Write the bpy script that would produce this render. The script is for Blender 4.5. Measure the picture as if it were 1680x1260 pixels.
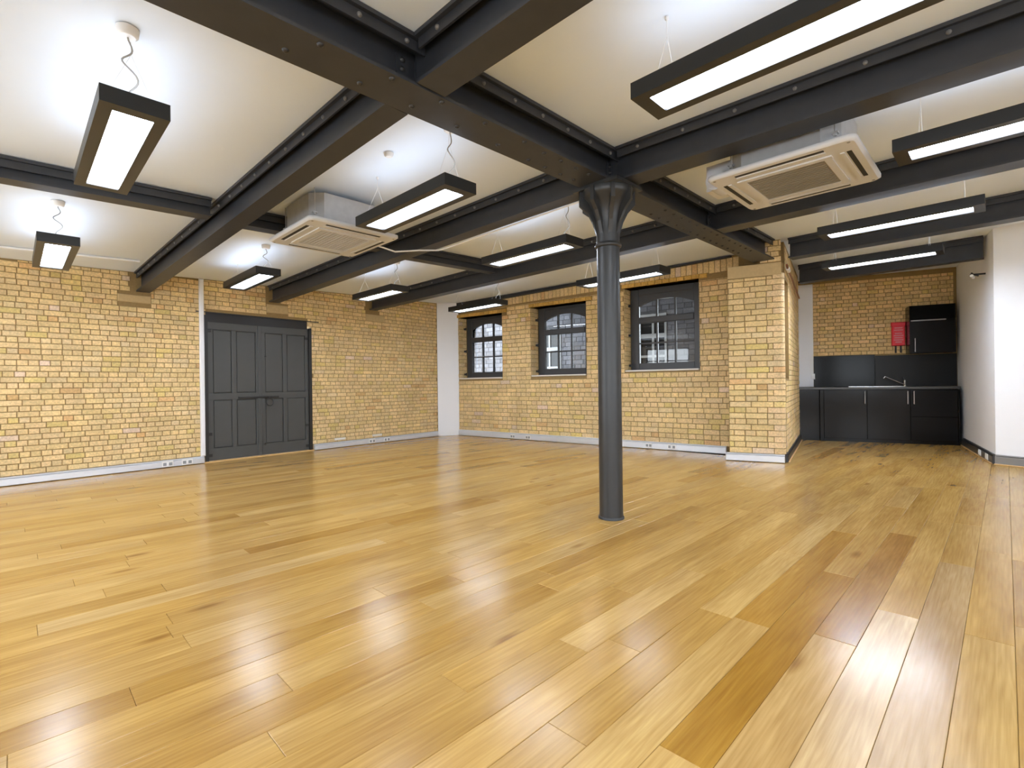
import bpy, math, random
from mathutils import Vector as V, Matrix
random.seed(11)
C = bpy.context.scene.collection
for o in list(bpy.data.objects): bpy.data.objects.remove(o)

# ------------------------------------------------------------------ camera, world, exposure
cam_data = bpy.data.cameras.new('camera'); cam = bpy.data.objects.new('camera', cam_data); C.objects.link(cam)
cam_data.sensor_width = 36.0; cam_data.lens = 815.0 / 1680.0 * 36.0
cam_data.clip_start = 0.02; cam_data.clip_end = 200
YAW, ROLL = math.radians(44.82), math.radians(-0.7)
fw = V((-math.sin(YAW), math.cos(YAW), 0)); r0 = V((math.cos(YAW), math.sin(YAW), 0)); u0 = V((0, 0, 1))
rr = math.cos(ROLL) * r0 + math.sin(ROLL) * u0; uu = -math.sin(ROLL) * r0 + math.cos(ROLL) * u0
m = Matrix((rr, uu, -fw)).transposed().to_4x4(); m.translation = V((0, 0, 1.12)); cam.matrix_world = m
bpy.context.scene.camera = cam
world = bpy.data.worlds.new('world'); bpy.context.scene.world = world; world.use_nodes = True
bg = world.node_tree.nodes['Background']; bg.inputs[0].default_value = (0.86, 0.93, 1.0, 1); bg.inputs[1].default_value = 6.0     # overcast daylight
vs = bpy.context.scene.view_settings
vs.view_transform = 'Standard'; vs.look = 'None'; vs.gamma = 1.0; vs.use_curve_mapping = False; vs.exposure = 0.55
LAMP_DOWN, LAMP_UP = 20.0, 1.7
BACK_WINDOWS = [(-7.2, -5.6), (-4.9, -3.3), (-1.2, .4), (1.2, 2.8), (3.6, 5.2)]      # x ranges, unseen windows added behind the camera for extra daylight
RIGHT_WINDOWS = [(-1.6, 0.0), (1.0, 2.6), (3.6, 5.2)]                            # y ranges, unseen windows added in the right hand wall for light
WZ = (.85, 2.40)
def portal(loc, rot, w, h):
    l = bpy.data.lights.new('window_daylight', 'AREA'); l.shape = 'RECTANGLE'; l.size = w; l.size_y = h; l.cycles.is_portal = True
    o = bpy.data.objects.new('window_daylight', l); C.objects.link(o); o.location = loc; o.rotation_euler = rot
for a, b in BACK_WINDOWS: portal(((a+b)/2, -2.66, sum(WZ)/2), (math.pi/2, 0, math.pi), b-a, WZ[1]-WZ[0])
for a, b in RIGHT_WINDOWS: portal((5.96, (a+b)/2, sum(WZ)/2), (math.pi/2, 0, -math.pi/2), b-a, WZ[1]-WZ[0])       # portals of the added windows

# ------------------------------------------------------------------ helpers
class MB:
    def __init__(s): s.v = []; s.f = []; s.sm = []; s.t = []
    def poly(s, vs, fs, smooth=False, tint=None):
        n = len(s.v); s.v += [tuple(p) for p in vs]
        for f in fs: s.f.append(tuple(n + i for i in f)); s.sm.append(smooth); s.t.append(tint)
        return s
    def hexa(s, p, tint=None):          # 4 bottom, 4 top
        return s.poly(p, [(3, 2, 1, 0), (4, 5, 6, 7), (0, 1, 5, 4), (1, 2, 6, 5), (2, 3, 7, 6), (3, 0, 4, 7)], tint=tint)
    def box(s, x0, x1, y0, y1, z0, z1):
        return s.hexa([(x0, y0, z0), (x1, y0, z0), (x1, y1, z0), (x0, y1, z0), (x0, y0, z1), (x1, y0, z1), (x1, y1, z1), (x0, y1, z1)])
    def obox(s, o, e, n, a0, a1, b0, b1, z0, z1, tint=None):   # box in frame: e along, n out, z up
        P = lambda a, b, z: (o[0] + e[0]*a + n[0]*b, o[1] + e[1]*a + n[1]*b, z)
        return s.hexa([P(a0, b0, z0), P(a1, b0, z0), P(a1, b1, z0), P(a0, b1, z0), P(a0, b0, z1), P(a1, b0, z1), P(a1, b1, z1), P(a0, b1, z1)], tint)
    def bbox(s, o, e, n, a0, a1, b0, b1, z0, z1, c=.004, tint=None):   # chamfered on the face at b1
        P = lambda a, b, z: (o[0] + e[0]*a + n[0]*b, o[1] + e[1]*a + n[1]*b, z)
        bm_ = b1 - c if b1 > b0 else b1 + c
        q = [P(a0, b0, z0), P(a1, b0, z0), P(a1, b0, z1), P(a0, b0, z1), P(a0, bm_, z0), P(a1, bm_, z0), P(a1, bm_, z1), P(a0, bm_, z1),
             P(a0+c, b1, z0+c), P(a1-c, b1, z0+c), P(a1-c, b1, z1-c), P(a0+c, b1, z1-c)]
        return s.poly(q, [(0, 1, 5, 4), (1, 2, 6, 5), (2, 3, 7, 6), (3, 0, 4, 7), (4, 5, 9, 8), (5, 6, 10, 9), (6, 7, 11, 10), (7, 4, 8, 11), (8, 9, 10, 11), (3, 2, 1, 0)], tint=tint)
    def tube(s, a, b, r, n=10, r2=None, caps=True):
        a = V(a); b = V(b); r2 = r if r2 is None else r2
        d = (b - a).normalized(); x = d.orthogonal().normalized(); y = d.cross(x)
        q = []
        for p, k in ((a, r), (b, r2)):
            for i in range(n):
                t = 2*math.pi*i/n; q.append(p + k*(math.cos(t)*x + math.sin(t)*y))
        s.poly(q, [(i, (i+1) % n, n+(i+1) % n, n+i) for i in range(n)], True)
        if caps: s.poly(q, [tuple(range(n))[::-1], tuple(range(n, 2*n))])
        return s
    def path(s, pts, r, n=6):
        pts = [V(p) for p in pts]; rings = []; x = None
        for i, p in enumerate(pts):
            d = (pts[min(i+1, len(pts)-1)] - pts[max(i-1, 0)]).normalized()
            x = d.orthogonal().normalized() if x is None else (x - d*x.dot(d)).normalized()
            y = d.cross(x); rings.append([p + r*(math.cos(2*math.pi*k/n)*x + math.sin(2*math.pi*k/n)*y) for k in range(n)])
        q = [p for g in rings for p in g]
        fs = [(j*n+i, j*n+(i+1) % n, (j+1)*n+(i+1) % n, (j+1)*n+i) for j in range(len(pts)-1) for i in range(n)]
        s.poly(q, fs, True); L = len(q)
        s.poly(rings[0], [tuple(range(n))[::-1]]); s.poly(rings[-1], [tuple(range(n))])
        return s
    def lathe(s, o, prof, n=32, smooth=True):
        q = [(o[0] + r*math.cos(2*math.pi*i/n), o[1] + r*math.sin(2*math.pi*i/n), o[2] + z) for r, z in prof for i in range(n)]
        s.poly(q, [(j*n+i, j*n+(i+1) % n, (j+1)*n+(i+1) % n, (j+1)*n+i) for j in range(len(prof)-1) for i in range(n)], smooth)
        s.poly(q[:n], [tuple(range(n))[::-1]]); s.poly(q[-n:], [tuple(range(n))]); return s
    def prism(s, pts, d):      # planar polygon pts extruded by vector d
        n = len(pts); d = V(d); q = [V(p) for p in pts] + [V(p) + d for p in pts]
        return s.poly(q, [tuple(range(n))[::-1], tuple(range(n, 2*n))] + [(i, (i+1) % n, n+(i+1) % n, n+i) for i in range(n)])
    def mesh(s, name, mat, off=(0, 0, 0)):
        me = bpy.data.meshes.new(name)
        me.from_pydata([(a-off[0], b-off[1], c-off[2]) for a, b, c in s.v], [], s.f)
        if any(s.sm): me.polygons.foreach_set('use_smooth', s.sm)
        if any(t is not None for t in s.t):
            at = me.color_attributes.new('tint', 'FLOAT_COLOR', 'CORNER'); col = []
            for p, t in zip(me.polygons, s.t): col += list(t or (1, 1, 1, 1)) * p.loop_total
            at.data.foreach_set('color', col)
        if mat: me.materials.append(mat)
        bm_fix(me); me.update(); return me
import bmesh
def bm_fix(me):
    b = bmesh.new(); b.from_mesh(me); bmesh.ops.recalc_face_normals(b, faces=b.faces); b.to_mesh(me); b.free()
def wloc(p):
    l = V((0, 0, 0))
    while p: l = l + p.location; p = p.parent
    return l
def obj(name, mb, mat, parent=None, kind=None, label=None):
    o = bpy.data.objects.new(name, mb.mesh(name, mat, wloc(parent))); C.objects.link(o); o.parent = parent
    if kind: o['kind'] = kind
    if label: o['label'] = label
    return o
def place(name, me, loc, parent, rot=(0, 0, 0)):     # shared mesh data
    o = bpy.data.objects.new(name, me); C.objects.link(o); o.parent = parent
    o.location = V(loc) - wloc(parent); o.rotation_euler = rot; return o
def thing(name, label, cat, loc=(0, 0, 0), group=None):
    o = bpy.data.objects.new(name, None); C.objects.link(o); o.location = loc; o.empty_display_size = .1
    o['label'] = label; o['category'] = cat
    if group: o['group'] = group
    return o
def struct(name, mb, mat, label=None): return obj(name, mb, mat, None, 'structure', label)
def estruct(name, label=None, loc=(0, 0, 0)):
    o = bpy.data.objects.new(name, None); C.objects.link(o); o.location = loc; o['kind'] = 'structure'; o.empty_display_size = .1
    if label: o['label'] = label
    return o

# ------------------------------------------------------------------ materials
def nt(name):
    m = bpy.data.materials.new(name); m.use_nodes = True; t = m.node_tree
    return m, t, t.nodes['Principled BSDF']
def plain(name, col, rough=.5, metal=0., noise=0., nscale=20., bump=0., spec=.5, coat=0.):
    m, t, b = nt(name)
    b.inputs['Base Color'].default_value = (*col, 1); b.inputs['Roughness'].default_value = rough
    b.inputs['Metallic'].default_value = metal; b.inputs['Specular IOR Level'].default_value = spec
    b.inputs['Coat Weight'].default_value = coat; b.inputs['Coat Roughness'].default_value = .08
    if noise or bump:
        n = t.nodes.new('ShaderNodeTexNoise'); n.inputs['Scale'].default_value = nscale; n.inputs['Detail'].default_value = 5
        tc = t.nodes.new('ShaderNodeTexCoord'); t.links.new(tc.outputs['Object'], n.inputs['Vector'])
        if noise:
            mx = t.nodes.new('ShaderNodeMix'); mx.data_type = 'RGBA'
            mx.inputs[6].default_value = (*[c*(1-noise) for c in col], 1); mx.inputs[7].default_value = (*[min(1, c*(1+noise)) for c in col], 1)
            t.links.new(n.outputs['Fac'], mx.inputs[0]); t.links.new(mx.outputs[2], b.inputs['Base Color'])
        if bump:
            bp = t.nodes.new('ShaderNodeBump'); bp.inputs['Strength'].default_value = bump; bp.inputs['Distance'].default_value = .004
            t.links.new(n.outputs['Fac'], bp.inputs['Height']); t.links.new(bp.outputs['Normal'], b.inputs['Normal'])
    return m
def tinted(name, attr):      # brick: grain over a per-piece colour
    m, t, b = nt(name); N = t.nodes.new; L = t.links.new
    if attr: c = N('ShaderNodeAttribute'); c.attribute_name = 'tint'; co = c.outputs['Color']
    else: c = N('ShaderNodeObjectInfo'); co = c.outputs['Color']
    g = N('ShaderNodeNewGeometry'); n = N('ShaderNodeTexNoise'); n.inputs['Scale'].default_value = 45; n.inputs['Detail'].default_value = 4
    L(g.outputs['Position'], n.inputs['Vector'])
    n2 = N('ShaderNodeTexNoise'); n2.inputs['Scale'].default_value = 3.0; n2.inputs['Detail'].default_value = 3; L(g.outputs['Position'], n2.inputs['Vector'])
    rp = N('ShaderNodeMapRange'); rp.inputs[1].default_value = .3; rp.inputs[2].default_value = .7; rp.inputs[3].default_value = .80; rp.inputs[4].default_value = 1.15
    L(n.outputs['Fac'], rp.inputs[0])
    rp2 = N('ShaderNodeMapRange'); rp2.inputs[1].default_value = .3; rp2.inputs[2].default_value = .7; rp2.inputs[3].default_value = .9; rp2.inputs[4].default_value = 1.1
    L(n2.outputs['Fac'], rp2.inputs[0])
    mu = N('ShaderNodeMath'); mu.operation = 'MULTIPLY'; L(rp.outputs[0], mu.inputs[0]); L(rp2.outputs[0], mu.inputs[1])
    sc = N('ShaderNodeVectorMath'); sc.operation = 'SCALE'; L(co, sc.inputs[0]); L(mu.outputs[0], sc.inputs['Scale'])
    L(sc.outputs[0], b.inputs['Base Color']); b.inputs['Roughness'].default_value = .62; b.inputs['Specular IOR Level'].default_value = .35
    bp = N('ShaderNodeBump'); bp.inputs['Strength'].default_value = .35; bp.inputs['Distance'].default_value = .003
    L(n.outputs['Fac'], bp.inputs['Height']); L(bp.outputs['Normal'], b.inputs['Normal'])
    return m
def oak(name, attr):
    m, t, b = nt(name); N = t.nodes.new; L = t.links.new
    g = N('ShaderNodeNewGeometry')
    if attr: c = N('ShaderNodeAttribute'); c.attribute_name = 'tint'; co = c.outputs['Color']
    else: c = N('ShaderNodeObjectInfo'); co = c.outputs['Color']
    if attr: rnd = c.outputs['Fac']
    else: rnd = c.outputs['Random']
    off = N('ShaderNodeVectorMath'); off.operation = 'SCALE'; off.inputs[0].default_value = (13.1, 47.3, 5.7); L(rnd, off.inputs['Scale'])
    ad = N('ShaderNodeVectorMath'); ad.operation = 'ADD'; L(g.outputs['Position'], ad.inputs[0]); L(off.outputs[0], ad.inputs[1])
    def mp(s):
        q = N('ShaderNodeMapping'); q.inputs['Scale'].default_value = s; L(ad.outputs[0], q.inputs['Vector']); return q.outputs[0]
    fine = N('ShaderNodeTexNoise'); fine.inputs['Scale'].default_value = 1; fine.inputs['Detail'].default_value = 6; L(mp((95, 3.2, 1)), fine.inputs['Vector'])
    # cathedral figure: bands bent by low frequency noise
    bend = N('ShaderNodeTexNoise'); bend.inputs['Scale'].default_value = 1; bend.inputs['Detail'].default_value = 2; L(mp((8, .75, 1)), bend.inputs['Vector'])
    bm_ = N('ShaderNodeMath'); bm_.operation = 'MULTIPLY'; bm_.inputs[1].default_value = 85; L(bend.outputs['Fac'], bm_.inputs[0])
    sn = N('ShaderNodeMath'); sn.operation = 'SINE'; L(bm_.outputs[0], sn.inputs[0])
    broad = N('ShaderNodeTexNoise'); broad.inputs['Scale'].default_value = 1; broad.inputs['Detail'].default_value = 3; L(mp((5, .9, 1)), broad.inputs['Vector'])
    knot = N('ShaderNodeTexVoronoi'); knot.inputs['Scale'].default_value = 1; L(mp((3.0, .95, 1)), knot.inputs['Vector'])
    kr = N('ShaderNodeMapRange'); kr.inputs[1].default_value = .03; kr.inputs[2].default_value = .11; kr.inputs[3].default_value = .55; kr.inputs[4].default_value = 1; L(knot.outputs['Distance'], kr.inputs[0])
    f1 = N('ShaderNodeMapRange'); f1.inputs[1].default_value = .3; f1.inputs[2].default_value = .7; f1.inputs[3].default_value = .80; f1.inputs[4].default_value = 1.10; L(fine.outputs['Fac'], f1.inputs[0])
    f2 = N('ShaderNodeMapRange'); f2.inputs[1].default_value = -1; f2.inputs[2].default_value = 1; f2.inputs[3].default_value = .955; f2.inputs[4].default_value = 1.03; L(sn.outputs[0], f2.inputs[0])
    f3 = N('ShaderNodeMapRange'); f3.inputs[1].default_value = .3; f3.inputs[2].default_value = .7; f3.inputs[3].default_value = .78; f3.inputs[4].default_value = 1.12; L(broad.outputs['Fac'], f3.inputs[0])
    def mul(a, bb):
        q = N('ShaderNodeMath'); q.operation = 'MULTIPLY'; L(a, q.inputs[0]); L(bb, q.inputs[1]); return q.outputs[0]
    k = mul(mul(f1.outputs[0], f2.outputs[0]), mul(f3.outputs[0], kr.outputs[0]))
    # darker grain is also redder
    pw = N('ShaderNodeCombineXYZ')
    for i, e in enumerate((.85, 1.1, 1.5)):
        q = N('ShaderNodeMath'); q.operation = 'POWER'; L(k, q.inputs[0]); q.inputs[1].default_value = e; L(q.outputs[0], pw.inputs[i])
    mu = N('ShaderNodeVectorMath'); mu.operation = 'MULTIPLY'; L(co, mu.inputs[0]); L(pw.outputs[0], mu.inputs[1])
    L(mu.outputs[0], b.inputs['Base Color'])
    rg = N('ShaderNodeMapRange'); rg.inputs[3].default_value = .17; rg.inputs[4].default_value = .27; L(broad.outputs['Fac'], rg.inputs[0]); L(rg.outputs[0], b.inputs['Roughness'])
    b.inputs['Specular IOR Level'].default_value = .5
    bp = N('ShaderNodeBump'); bp.inputs['Strength'].default_value = .10; bp.inputs['Distance'].default_value = .002
    L(fine.outputs['Fac'], bp.inputs['Height']); L(bp.outputs['Normal'], b.inputs['Normal'])
    return m
def emit(name, col, strength):
    m, t, b = nt(name); b.inputs['Base Color'].default_value = (.9, .9, .9, 1)
    b.inputs['Emission Color'].default_value = (*col, 1); b.inputs['Emission Strength'].default_value = strength; return m
def glassm(name):
    m, t, b = nt(name); t.nodes.remove(b); N = t.nodes.new
    o = t.nodes['Material Output']; tr = N('ShaderNodeBsdfTransparent'); tr.inputs[0].default_value = (.86, .88, .88, 1)
    gl = N('ShaderNodeBsdfGlossy'); gl.inputs['Roughness'].default_value = .02; fr = N('ShaderNodeFresnel'); fr.inputs[0].default_value = 1.5
    mx = N('ShaderNodeMixShader'); t.links.new(fr.outputs[0], mx.inputs[0]); t.links.new(tr.outputs[0], mx.inputs[1]); t.links.new(gl.outputs[0], mx.inputs[2]); t.links.new(mx.outputs[0], o.inputs[0])
    return m
M = dict(
    steel=plain('painted_steel', (.031, .033, .039), .44, noise=.25, nscale=9, bump=.12),
    column=plain('column_paint', (.029, .030, .031), .36, noise=.12, nscale=12, bump=.06),
    rivet=plain('rivet_paint', (.022, .021, .021), .4), bolt=plain('bolt_head', (.16, .155, .15), .35),
    ceil=plain('ceiling_paint', (.80, .88, .985), .7, noise=.02, nscale=3),
    white=plain('wall_paint', (.88, .88, .89), .65, noise=.02, nscale=4, bump=.03),
    boxing=plain('boxing_paint', (.84, .84, .85), .45),
    brick=tinted('yellow_brick', False), brickA=tinted('yellow_brick_joined', True),
    mortar=plain('mortar', (.30, .20, .080), .85, noise=.22, nscale=40, bump=.4),
    stone=plain('padstone_stone', (.56, .41, .205), .8, noise=.15, nscale=25, bump=.3),
    oak=oak('oak_board', False), oakA=oak('oak_board_joined', True),
    sub=plain('subfloor', (.16, .09, .035), .9),
    trunk=plain('trunking_aluminium', (.72, .74, .78), .28, metal=.35),
    trunkd=plain('trunking_dark', (.035, .033, .033), .3),
    trunkg=plain('trunking_grey', (.22, .21, .20), .35),  # lighter copy of the dark trunking, the light on it put into the colour
    plug=plain('socket_plastic', (.86, .85, .83), .35), plugd=plain('socket_grey', (.28, .29, .30), .4),
    lamp=plain('luminaire_black', (.022, .022, .021), .38),
    diff=emit('diffuser_light', (.85, .95, 1.12), LAMP_DOWN), diffu=emit('uplight', (.85, .95, 1.12), LAMP_UP), diff2=emit('diffuser_light_new_tubes', (.85, .95, 1.12), LAMP_DOWN*3.2),
    acw=plain('ac_plastic', (.60, .60, .605), .45), acg=plain('ac_grille', (.25, .225, .18), .55), acp=plain('ac_plastic_shade', (.47, .465, .46), .5), acd=plain('ac_slot_dark', (.012, .011, .010), .6),
    galv=plain('galvanised_steel', (.50, .49, .48), .48, metal=.55, noise=.15, nscale=14),
    door=plain('door_paint', (.068, .069, .066), .42, noise=.08, nscale=6, bump=.05),
    iron=plain('black_iron', (.020, .019, .019), .4),
    frame=plain('window_paint', (.050, .050, .053), .4), sill=plain('sill_paint', (.80, .76, .69), .5),
    glass=glassm('window_glass'),
    kit=plain('gloss_black_laminate', (.007, .0062, .006), .14, spec=.22), kitg=plain('splashback_grey', (.016, .016, .016), .3, spec=.2), kitb=plain('splashback_glass', (.002, .002, .002), .12, spec=.12),
    work=plain('worktop_laminate', (.06, .058, .055), .3), chrome=plain('chrome', (.75, .75, .76), .14, metal=1), handle=plain('brushed_handle', (.42, .40, .38), .3, metal=1),
    red=plain('red_plastic', (.80, .010, .028), .32), pink=plain('printed_pale_red', (.78, .22, .25), .5), strap=plain('black_strap', (.01, .01, .01), .6),
    copper=plain('copper_pipe', (.45, .20, .11), .35, metal=.8), wire=plain('cable_grey', (.42, .41, .39), .5), wirew=plain('cable_white', (.8, .79, .77), .5),
    outb=plain('sooty_brick', (.12, .118, .126), .8, noise=.25, nscale=8), outw=plain('white_sash_paint', (.55, .55, .55), .5), outd=plain('dark_room_glass', (.03, .03, .033), .1),
    bead=plain('floor_bead_oak', (.68, .42, .17), .4),
)
SF = 1.0
def tan():         # one brick's colour
    r = random.random(); k = random.uniform(.90, 1.07)
    if r < .80: c = (.77, .565, .280)
    elif r < .90: c = (.75, .57, .31)
    elif r < .97: c = (.72, .545, .215)
    elif r < .99: c = (.70, .44, .20)
    else: c = (.76, .58, .42)
    return (c[0]*k, c[1]*k*random.uniform(.985, 1.015), c[2]*k*random.uniform(.94, 1.06), 1)

# ------------------------------------------------------------------ geometry of the room
def zc(x, y):                               # underside of the ceiling (old floors sag a little)
    t = min(1, max(0, (x + 8.4) / 6.1)); return (2.66 + .039*y)*(1-t) + (2.97 + .01*y)*t
DEP = .265                                  # depth of the steel
LP = V((-8.3, 0, 0)); LE = V((-.60, 6.9, 0)).normalized(); LN = V((LE.y, -LE.x, 0))      # left wall; normal into the room
WP = V((-8.7, 7.0, 0)); WE = V((5.7, .75, 0)).normalized(); WN = V((WE.y, -WE.x, 0))      # window wall; normal into the room (-y)
P0 = V((-2.791, 7.175, 0)); P1 = V((-2.12, 7.391, 0)); PE = (P1-P0).normalized(); PN = V((PE.y, -PE.x, 0)); PL = (P1-P0).length
K0 = V((-2.747, 10.432, 0)); KE = V((.954, .301, 0)).normalized(); KN = V((KE.y, -KE.x, 0))   # kitchen; KN into the room
RE = (K0 - P1).normalized(); RN = V((RE.y, -RE.x, 0)); RL = (K0-P1).length      # return wall beside kitchen, faces +x
RWA = V((-.100, 8.99, 0)); RWB = K0 - KN*.6 + KE*2.44 ; QE = (RWA - RWB).normalized(); QN = V((QE.y, -QE.x, 0)) # right kitchen wall
QL = (RWA-RWB).length

# floor ------------------------------------------------------------
floor = struct('floor', MB().box(-9.6, 6.2, -2.7, 12.2, -.12, -.022), M['sub'])
PITCH = .1575
known = {-18: [.53], -14: [.30], -12: [.72], -10: [.575], -13: [-.02], -20: [.073], -11: [2.07], -9: [1.16], -6: [1.24], -7: [1.83], -4: [1.40, 3.35],
         -5: [2.41, 4.3], -3: [2.49, 4.52], -2: [2.97, 5.10], 0: [2.94], -1: [.9, 4.0]}
special = {(-4, 1): (.39, .20, .028), (-5, 1): (.42, .22, .036), (-2, 0): (.61, .42, .20), (-1, 1): (.47, .30, .125), (-3, 0): (.54, .34, .125), (-3, 1): (.37, .19, .034),
           (-14, 1): (.43, .24, .050), (-13, 0): (.57, .38, .15), (0, 0): (.53, .33, .10), (-20, 1): (.57, .37, .14)}
def inroom(x, y): return True
boards = []
for k in range(-60, 41):
    x0 = -.139 + k*PITCH; x1 = x0 + PITCH
    if x1 > 6.0 or x0 < -9.3: continue
    ymax = 7.6 if x0 < -2.9 else 11.6
    if x0 > .1: ymax = 9.2
    js = sorted(known.get(k, [])); base = list(js)
    if not js: js = [random.uniform(-1.2, .9)]
    while js[-1] < ymax: js.append(js[-1] + random.choice((1.15, 1.5, 1.8, 2.1, 2.1)))
    while js[0] > -2.6: js.insert(0, js[0] - random.choice((1.3, 1.8, 2.1)))
    i0 = len([j for j in js if not base or j < base[0]])
    for i in range(len(js)-1):
        a, b = js[i], min(js[i+1], ymax)
        if b - a < .05: continue
        h = random.random(); v = random.uniform(.95, 1.05)
        c = (.52, .312, .088) if h < .5 else (.54, .335, .108) if h < .75 else (.49, .285, .070) if h < .93 else (.43, .235, .048)
        c = special.get((k, i - i0 + 1), c) if base else c
        if not (base and (k, i-i0+1) in special): c = tuple(q*v for q in c)
        boards.append((k, x0, x1, a, b, c))
def seen(x, y):
    p = V((x, y, 0)) - cam.location; d = p.dot(fw)
    if d < .15: return 0
    u = p.dot(rr)/d; w = -p.dot(uu)/d
    return 1/d if abs(u) < 1.06 and w < .80 else 0
def bmesh_board(mb, x0, x1, a, b, tint=None):
    g = .0006; c = .0014; x0 += g; x1 -= g; a += g; b -= g; z = random.uniform(-.0004, .0004)
    q = [(x0, a, -.02), (x1, a, -.02), (x1, b, -.02), (x0, b, -.02), (x0, a, z-c), (x1, a, z-c), (x1, b, z-c), (x0, b, z-c),
         (x0+c, a+c, z), (x1-c, a+c, z), (x1-c, b-c, z), (x0+c, b-c, z)]
    mb.poly(q, [(0, 1, 5, 4), (1, 2, 6, 5), (2, 3, 7, 6), (3, 0, 4, 7), (4, 5, 9, 8), (5, 6, 10, 9), (6, 7, 11, 10), (7, 4, 8, 11), (8, 9, 10, 11)], tint=tint)
rank = []
for n, (k, x0, x1, a, b, c) in enumerate(boards):
    xm = (x0+x1)/2; s = sum(seen(xm, a+(b-a)*t/6)**3 for t in range(7))*(b-a); rank.append((s, n))
rank.sort(reverse=True); top = {n for s, n in rank[:300] if s > 0}
rest = MB()
for n, (k, x0, x1, a, b, c) in enumerate(boards):
    if n in top:
        mb = MB(); bmesh_board(mb, x0, x1, a, b); o = obj('board', mb, M['oak'], floor); o.color = (*c, 1)
    else: bmesh_board(rest, x0, x1, a, b, (*c, 1))
obj('boards', rest, M['oakA'], floor, 'stuff')

# ceiling -----------------------------------------------------------
mb = MB(); xs = [-9.5, -8.4, -7, -5.4, -3.8, -2.3, 6.2]; ys = [-2.7, -1, .5, 2, 3.5, 5, 6.5, 8, 12.2]
for i in range(len(xs)-1):
    for j in range(len(ys)-1):
        q = [(xs[i], ys[j]), (xs[i+1], ys[j]), (xs[i+1], ys[j+1]), (xs[i], ys[j+1])]
        mb.hexa([(x, y, zc(x, y)) for x, y in q] + [(x, y, 3.4) for x, y in q])
struct('ceiling', mb, M['ceil'])

# brick faces ----------------------------------------------------------
GAP = .009
mcache = {}
def brick_mesh(w, h, d):
    k = (round(w, 3), round(h, 3), d)
    if k not in mcache: mcache[k] = MB().bbox(V((0, 0, 0)), V((1, 0, 0)), V((0, 1, 0)), 0, k[0], -.02, d, 0, k[1], .004).mesh('brick', M['brick'])
    return mcache[k]
def layout(s0, s1, z0, z1, course, ls, bond, holes, topf=None):
    out = []; i = 0; z = z0
    while z < z1 - .01:
        zt = min(z + course, z1); zm = (z+zt)/2
        if bond == 'english': L = ls if i % 2 == 0 else ls/2; seq = [L]; offs = (0, ls/4)[i % 2] + (ls/2 if i % 4 == 2 else 0)*.5
        elif bond == 'flemish': seq = [ls, ls/2]; offs = (0, .75*ls)[i % 2]
        else: seq = [ls]; offs = (0, ls/2)[i % 2]
        s = s0 - offs - ls; n = 0
        while s < s1:
            w = seq[n % len(seq)]*(1 + random.uniform(-.035, .035)); a, b = max(s, s0), min(s + w, s1); s += w; n += 1
            segs = [(a, b)]
            for h0, h1, hz0, hz1 in holes:
                if zt <= hz0 + .01 or z >= hz1 - .01: continue
                segs = [q for a_, b_ in segs for q in ((a_, min(b_, h0)), (max(a_, h1), b_)) if q[1] - q[0] > .02]
            for a_, b_ in segs:
                if b_ - a_ < .03: continue
                if topf and zt > topf((a_+b_)/2) - .005:
                    zt2 = topf((a_+b_)/2) - .004
                    if zt2 - z < .02: continue
                else: zt2 = zt
                out.append((a_, b_, z, zt2))
        z += course; i += 1
    return out
def brick_face(parent, P, E, N, rects, keep=300, colf=tan, proud=.008):
    ang = math.atan2(E.y, E.x); flip = N.x*(-E.y) + N.y*E.x < 0       # local +y must point along N
    r = sorted(rects, key=lambda q: ((P + E*(q[0]+q[1])/2 + V((0, 0, (q[2]+q[3])/2))) - cam.location).length / max(.02, (q[1]-q[0]))**.5)
    vis = [q for q in r if visible(P + E*(q[0]+q[1])/2, (q[2]+q[3])/2)]
    sel = set(vis[:keep]); j = MB()
    for q in r:
        a, b, z0, z1 = q; g = GAP/2; col = colf(); p = proud + random.uniform(-.003, .003)
        if q in sel:
            w = b-a-GAP; h = z1-z0-GAP; me = brick_mesh(w, h, .008)
            if flip: loc = P + E*(b-g); rot = ang + math.pi
            else: loc = P + E*(a+g); rot = ang
            loc = loc + N*(p-.008) + V((0, 0, z0+g))
            o = place('brick', me, loc, parent, (0, 0, rot)); o.color = col
        else: j.bbox(P, E, N, a+g, b-g, -.02, p, z0+g, z1-g, .004, col)
    if j.v: obj('bricks', j, M['brickA'], parent, 'stuff')
def visible(p, z):
    q = V((p.x, p.y, z)) - cam.location; d = q.dot(fw)
    return d > .1 and abs(q.dot(rr)/d) < 1.04 and abs(q.dot(uu)/d) < .79
def slab(P, E, N, s0, s1, top, holes, thick):       # mortar wall with rectangular holes
    mb = MB(); cuts = sorted({s0, s1, *[h[0] for h in holes], *[h[1] for h in holes]})
    T = lambda s: zc(*(P + E*s).xy) + .05
    for a, b in zip(cuts, cuts[1:]):
        hs = sorted((h[2], h[3]) for h in holes if h[0] <= a + 1e-6 and h[1] >= b - 1e-6)
        z = 0
        for h0, h1 in hs + [(None, None)]:
            if h0 is None:
                A = lambda s, n: tuple((P + E*s + N*n).xy)
                mb.hexa([(*A(a, -thick), z), (*A(b, -thick), z), (*A(b, 0), z), (*A(a, 0), z), (*A(a, -thick), T(a)), (*A(b, -thick), T(b)), (*A(b, 0), T(b)), (*A(a, 0), T(a))])
            else:
                if h0 > z: mb.obox(P, E, N, a, b, -thick, 0, z, h0)
                z = h1
    return mb
ctop = lambda P, E: (lambda s: zc(*(P + E*s).xy))

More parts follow.
